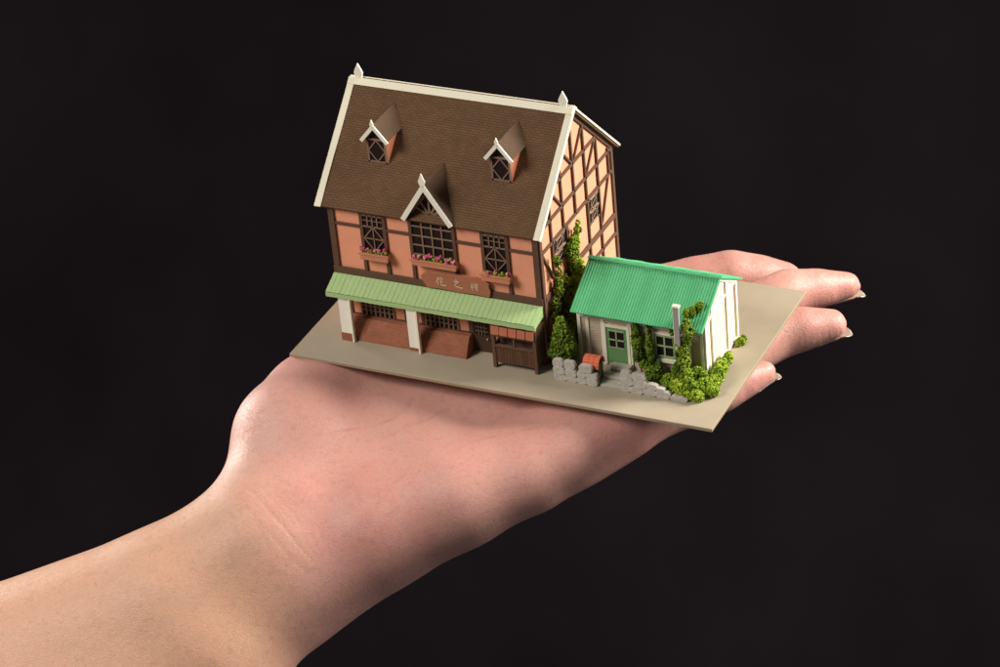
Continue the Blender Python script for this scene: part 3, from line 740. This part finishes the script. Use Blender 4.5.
CREASE={
'wrist':[(-0.29, -3.58, -1.52), (0.95, -4.42, -1.17), (1.71, -4.75, -1.41), (2.29, -5.02, -1.81), (2.8, -5.12, -2.25), (3.31, -5.12, -2.73)],
'wrist2':[(-0.26, -3.98, -1.57), (0.87, -4.77, -1.3), (1.54, -5.17, -1.56), (2.02, -5.49, -2.02), (2.39, -5.64, -2.45)],
'life':[(3.65, 0.06, -0.67), (3.65, -0.61, -0.69), (3.41, -1.08, -0.78), (2.58, -1.81, -0.76), (1.85, -2.61, -0.61)],
'head':[(5.0, 0.52, -0.69), (4.65, -0.1, -0.75), (4.33, -0.82, -0.76), (3.68, -1.43, -0.91), (2.96, -1.91, -0.96)],
'palm3':[(7.94, -0.31, -0.49), (6.96, -0.63, -0.63), (6.07, -1.19, -0.77), (5.48, -2.05, -0.79)],
'hyp':[(8.3, -1.24, -1.19), (8.1, -1.62, -1.6), (8.0, -1.67, -2.06)],
'fing':[(9.8, 0.42, -1.41), (10.06, 0.81, -1.24), (10.3, 1.14, -1.03)],
}
CW={'wrist':(.04,.014),'wrist2':(.04,.010),'life':(.045,.022),'head':(.045,.014),'palm3':(.06,.012),'hyp':(.06,.008),'fing':(.05,.022)}
def poly_d(P,L):
    r=None
    for a,b in zip(L,L[1:]):
        a=np.array(a);b=np.array(b);d=b-a;t=np.clip(((P-a)@d)/(d@d),0,1); s=np.linalg.norm(P-a-t[:,None]*d,axis=1)
        r=s if r is None else np.minimum(r,s)
    return r
def smooth_path(L,n=6):
    P=[Vector(p) for p in L]; out=[]
    for i in range(len(P)-1):
        p0=P[max(i-1,0)];p1=P[i];p2=P[i+1];p3=P[min(i+2,len(P)-1)]
        for k in range(n):
            t=k/n; out.append(tuple(.5*((2*p1)+(p2-p0)*t+(2*p0-5*p1+4*p2-p3)*t*t+(3*p1-p0-3*p2+p3)*t**3)))
    out.append(tuple(P[-1])); return out
V,Q=surface_nets(full_sdf,(-13.5,-17.5,-12.5),(13.8,10.2,0.35),.125)
me=bpy.data.meshes.new('person'); me.from_pydata(V.tolist(),[],Q.tolist()); me.update()
bm=bmesh.new(); bm.from_mesh(me)
for _ in range(9): bmesh.ops.smooth_vert(bm,verts=bm.verts,factor=.5,use_axis_x=True,use_axis_y=True,use_axis_z=True)
bm.verts.ensure_lookup_table(); bm.faces.ensure_lookup_table()
def insub(c): return c.x>-6
bmesh.ops.subdivide_edges(bm,edges=[e for e in bm.edges if insub(e.verts[0].co)],cuts=1,use_grid_fill=True)
for _ in range(2): bmesh.ops.smooth_vert(bm,verts=bm.verts,factor=.5,use_axis_x=True,use_axis_y=True,use_axis_z=True)
bm.to_mesh(me); bm.free()
nv=len(me.vertices); V=np.empty(nv*3,dtype=np.float32); me.vertices.foreach_get('co',V); V=V.reshape(-1,3).astype(np.float64)
Nn=grad(full_sdf,V,.08)
for L in CREASE.values():      # lay the crease lines on the finished skin
    for i_,q in enumerate(L):
        j_=int(np.argmin(((V-np.array(q))**2).sum(1))); L[i_]=tuple(V[j_])
disp=np.zeros(nv); crease=np.zeros(nv); rndw_=random.Random(8)
for n_,L in CREASE.items():
    Ls=smooth_path(L); w,dp=CW[n_]; d=poly_d(V,Ls); tp=np.clip(np.minimum(np.linalg.norm(V-np.array(Ls[0]),axis=1),np.linalg.norm(V-np.array(Ls[-1]),axis=1))/.9,0,1)*(.75+.25*np.sin(V[:,0]*4.1+V[:,1]*5.3)); g=np.exp(-(d/w)**2)*tp; disp-=dp*g; crease=np.maximum(crease,g*dp/.03)
    disp+=dp*.12*np.exp(-((d-w*3)/(w*1.8))**2)
# fine wrinkles round the wrist, following the main crease
fw=np.zeros(nv)
_base=np.array(CREASE['wrist'])
for k_ in range(9):
    off=np.array([-.25,-.32,-.05])*(k_-4)*.33+np.array([rndw_.uniform(-.05,.05) for _ in range(3)])
    a0=rndw_.randint(0,2); L=[tuple(q) for q in (_base+off+np.array([[0,0,0]]))[a0:a0+4]]
    d=poly_d(V,smooth_path(L)); fw=np.maximum(fw,rndw_.uniform(.3,.7)*np.exp(-(d/.035)**2))
disp-=.012*fw; crease=np.maximum(crease,.35*fw)
rndw=random.Random(5)
def rise(c,r,h):
    global disp
    q=np.linalg.norm((V-np.array(c))/np.array(r),axis=1); disp+=h*np.exp(-q**2)
rise((2.3,-3.9,-1.7),(.55,.45,.6),.10)      # heel of the hand above the crease
rise((1.2,-5.6,-1.7),(.5,1.6,.5),.06)       # tendon
V=V+Nn*disp[:,None]
me.vertices.foreach_set('co',V.astype(np.float32).ravel())
red=np.zeros(nv)
for c,r,a in (((2.3,-3.9,-1.6),.9,.6),((4.2,-3.6,-1.8),1.6,.9),((5.5,-1.8,-1.0),1.3,.6),((1.9,-.8,-.6),1.2,.5),((9.8,.6,-.8),1.4,.8),((7.0,-.6,-.8),1.4,.5),((10.6,8.9,-.5),1.0,.7),((12.5,8.5,-.5),1.0,.9),((12.7,6.4,-.4),1.0,.9),((11.9,3.6,-.5),.8,.9),((.2,.6,-.3),.9,.7),((9.0,7.4,-.3),1.6,.5),((10.6,5.0,-.4),1.6,.6)):
    red=np.maximum(red,a*np.exp(-(np.linalg.norm(V-np.array(c),axis=1)/r)**2))
along_arm=np.clip((V[:,0]*.68+V[:,1]*.73+3.6)/2.2,0,1)   # 0 forearm .. 1 palm
vein=np.zeros(nv)
for L,a in (([(-3.2,-8.0,-3.2),(-1.0,-7.3,-2.9),(.54,-7.13,-2.93),(1.43,-5.96,-2.29),(1.8,-5.2,-1.9)],.8),([(-2.0,-7.2,-2.4),(-.2,-5.9,-1.9),(.7,-5.2,-1.4)],.6),([(5.4,-3.0,-1.8),(6.2,-2.4,-1.4),(7.3,-2.0,-1.3)],.4)):
    vein=np.maximum(vein,a*np.exp(-(poly_d(V,smooth_path(L))/.22)**2))
for nm,arr in (('crease',np.clip(crease,0,1)),('red',red),('palm',along_arm),('vein',vein)):
    at_=me.attributes.new(nm,'FLOAT','POINT'); at_.data.foreach_set('value',arr.astype(np.float32))
me.polygons.foreach_set('use_smooth',[True]*len(me.polygons)); me.update()
k=NT('skin'); c=k.coord()
A=lambda n: k.n('ShaderNodeAttribute',attribute_name=n).outputs['Fac']
fore=(.655,.39,.27); palm=(.70,.40,.345); redc=(.62,.25,.22)
base=k.mix(A('palm'),fore,palm)
n1=k.noise(c,1.1,4,.6); n2=k.noise(c,4.5,4,.65); n3=k.noise(c,22,3,.6)
rf=k.math('MULTIPLY',k.math('ADD',A('red'),k.math('MULTIPLY',A('palm'),.2)),k.math('MULTIPLY_ADD',n1,1.1,-.05))
rf.node.use_clamp=True
base=k.mix(rf,base,redc)
blot=k.ramp(n2,[(.35,(.90,.86,.86)),(.5,(1,1,1)),(.68,(1.0,.90,.88))]); base=k.mix(.8,base,blot,'MULTIPLY')
blot=k.ramp(n3,[(.3,(.93,.90,.89)),(.6,(1,1,1))]); base=k.mix(.7,base,blot,'MULTIPLY')
base=k.mix(k.math('MULTIPLY',A('vein'),.16),base,(.33,.30,.27))
base=k.mix(k.math('MULTIPLY',A('crease'),.55),base,(.46,.18,.13))  # crease shade put into the colour, on top of the carved grooves
SKINBASE=base
k.b.inputs['Subsurface Weight'].default_value=.22; k.b.inputs['Subsurface Radius'].default_value=(1.0,.35,.18); k.b.inputs['Subsurface Scale'].default_value=.22
k.l(k.math('MULTIPLY_ADD',n3,.22,.31),k.b.inputs['Roughness']); k.b.inputs['Specular IOR Level'].default_value=.5
vo=k.n('ShaderNodeTexVoronoi',feature='DISTANCE_TO_EDGE'); vo.inputs['Scale'].default_value=17
mp=k.n('ShaderNodeMapping'); mp.inputs['Rotation'].default_value=(0,0,math.radians(47)); mp.inputs['Scale'].default_value=(.55,1.3,1); k.l(c,mp.inputs['Vector']) 
nz=k.n('ShaderNodeTexNoise'); nz.inputs['Scale'].default_value=3; k.l(mp.outputs[0],nz.inputs['Vector'])
wv=k.n('ShaderNodeVectorMath',operation='MULTIPLY_ADD'); k.l(nz.outputs['Color'],wv.inputs[0]); wv.inputs[1].default_value=(.25,.25,.25); k.l(mp.outputs[0],wv.inputs[2])
k.l(wv.outputs[0],vo.inputs['Vector'])
vd=k.math('MULTIPLY',vo.outputs['Distance'],6.0); vd.node.use_clamp=True
pv=k.ramp(vd,[(0,(.90,.84,.82)),(.5,(1,1,1))]); base=k.mix(.75,SKINBASE,pv,'MULTIPLY')
n4=k.noise(c,60,2,.8); pv=k.ramp(n4,[(.3,(.90,.86,.85)),(.5,(1,1,1)),(.75,(1.06,1.06,1.05))]); base=k.mix(.6,base,pv,'MULTIPLY')
k.l(base,k.b.inputs['Base Color'])
nb=k.bump(k.noise(c,2.2,4,.6),.2,.08)
nb=k.bump(vd,.30,.012,nb); nb=k.bump(k.noise(c,45,3,.7),.2,.01,nb)
k.l(nb,k.b.inputs['Normal'])
me.materials.append(k.m)
person=bpy.data.objects.new('person',me); COL.objects.link(person)
tag(person,'bare left hand and forearm reaching in from lower left, palm up, balancing the card plate','person')
person['_L']=(0,0,0)
# fingernails: thin curved plates on the back of each fingertip, showing just past the tips
nk=NT('fingernail'); nk.b.inputs['Base Color'].default_value=(.46,.36,.31,1); nk.b.inputs['Roughness'].default_value=.3
nk.b.inputs['Subsurface Weight'].default_value=.3; nk.b.inputs['Subsurface Scale'].default_value=.1
def nail(a,b,L,over=.12):
    """plate follows the skin of the fingertip, its free edge runs on a little past the pulp"""
    A=np.array(a[:3]);B=np.array(b[:3]);d=(B-A)/np.linalg.norm(B-A); dors=np.array([0,0,-1.]); dors=dors-d*dors.dot(d); dors/=np.linalg.norm(dors); side=np.cross(d,dors)
    nu,nw=16,12; G=np.zeros((nu+1,nw+1,3)); r=b[3]; s_edge=.50*r; s_end=r+over
    for i in range(nu+1):
        t=i/nu; s=-L+(s_end+L)*t
        for j in range(nw+1):
            th=math.radians(-50+100*j/nw); q=dors*math.cos(th)+side*math.sin(th)
            lim=s_end-.26*(abs(2*j/nw-1)**2.4); sj=min(s,lim) if t>.8 else s*1.0
            su=min(sj,s_edge); rad=np.linspace(.15,1.2,90); f=hand_sdf(B+d*su+rad[:,None]*q)
            k_=np.argmax(f>0); R_=rad[k_]-(f[k_])
            G[i,j]=B+d*sj+q*(R_+.012-(.035*abs(2*j/nw-1)**2 if sj<s_edge else 0)-.05*max(0,sj-s_edge))
    vs=[tuple(v) for v in G.reshape(-1,3)]
    ctr=np.array([B+d*0]); low_=[tuple(np.array(v)+(np.array(-dors)*.022)) for v in vs]
    K=(nu+1)*(nw+1); fs=[]
    for i in range(nu):
        for j in range(nw):
            a0=i*(nw+1)+j; q=(a0,a0+1,a0+nw+2,a0+nw+1); fs.append(q); fs.append(tuple(K+x for x in q[::-1]))
    for j in range(nw): a0=nu*(nw+1)+j; fs.append((a0,a0+1,K+a0+1,K+a0)); fs.append((j+1,j,K+j,K+j+1))
    for i in range(nu):
        for jj in (0,nw): a0=i*(nw+1)+jj; fs.append((a0,a0+nw+1,K+a0+nw+1,K+a0))
    m=MB(); m.add(vs+low_,fs); m.build('fingernail',nk.m,person,smooth=True)
for n_,c_n in FING.items(): nail(c_n[-2],c_n[-1],.45,{'index':.19,'middle':.14,'ring':.09,'pinky':.08}[n_])
nail(CHAINS['thumb'][-2],CHAINS['thumb'][-1],.7)
# ---------------------------------------------------------------- backdrop
k=NT('dark_cloth'); c=k.coord(); n=k.noise(c,.05,3); n2=k.noise(c,1.2,3,.7)
k.l(k.ramp(n,[(.3,(.0085,.0058,.0080)),(.7,(.0160,.0122,.0160))]),k.b.inputs['Base Color']); k.b.inputs['Roughness'].default_value=.95; k.b.inputs['Specular IOR Level'].default_value=.1
k.l(k.bump(n2,.2,.3),k.b.inputs['Normal'])
CAM=Vector((37.65843296,-60.29112681,43.62978325))
R0=Vector((0.9064839706756389,0.41418940528336023,-0.08206063282198052)); R1=Vector((0.1551925345320723,-0.5075642818086955,-0.8475221395677726)); R2=Vector((-0.3926857371151123,0.7555300367179585,-0.5243779891293316))
b=MB(); o0=Vector((-38,88,-60)); ax=Vector((.887,.461,0)); az=Vector((-.25,.48,.84)).normalized(); nr=ax.cross(az).normalized()
b.prism([o0-ax*130-az*110,o0+ax*130-az*110,o0+ax*130+az*110,o0-ax*130+az*110],-nr*.5)
bd=b.build('backdrop',k.m,loc=o0); bd['kind']='structure'
# ---------------------------------------------------------------- camera
cd_=bpy.data.cameras.new('camera'); cam=bpy.data.objects.new('camera',cd_); COL.objects.link(cam)
mw=Matrix(((R0.x,-R1.x,-R2.x,CAM.x),(R0.y,-R1.y,-R2.y,CAM.y),(R0.z,-R1.z,-R2.z,CAM.z),(0,0,0,1)))
cam.matrix_world=mw; cd_.sensor_width=36; cd_.lens=3141.26*36/1000; cd_.clip_start=1; cd_.clip_end=1000
cd_.dof.use_dof=True; cd_.dof.focus_distance=81; cd_.dof.aperture_fstop=.38
scene.camera=cam
# ---------------------------------------------------------------- light
w=bpy.data.worlds.new('World'); scene.world=w; w.use_nodes=True
w.node_tree.nodes['Background'].inputs[0].default_value=(1,.95,.92,1); w.node_tree.nodes['Background'].inputs[1].default_value=.09
def area(name,loc,target,sx,sy,power,col=(1,1,1)):
    l=bpy.data.lights.new(name,'AREA'); l.shape='RECTANGLE'; l.size=sx; l.size_y=sy; l.energy=power; l.color=col
    o=bpy.data.objects.new(name,l); COL.objects.link(o); o.location=loc
    o.rotation_euler=(Vector(target)-Vector(loc)).to_track_quat('-Z','Y').to_euler(); return o
area('softbox_right',(66,42,36),(6,2,1),28,40,150000,(1,.93,.82))
area('softbox_front',(-42,-56,66),(4,0,0),36,36,78000,(1,.93,.83))
area('softbox_left',(-72,24,8),(-1,-2,-1),14,36,46000,(1,.95,.89))
scene.view_settings.view_transform='Standard'; scene.view_settings.look='None'; scene.view_settings.exposure=0; scene.view_settings.gamma=1
for o in bpy.data.objects:
    if '_L' in o: del o['_L']
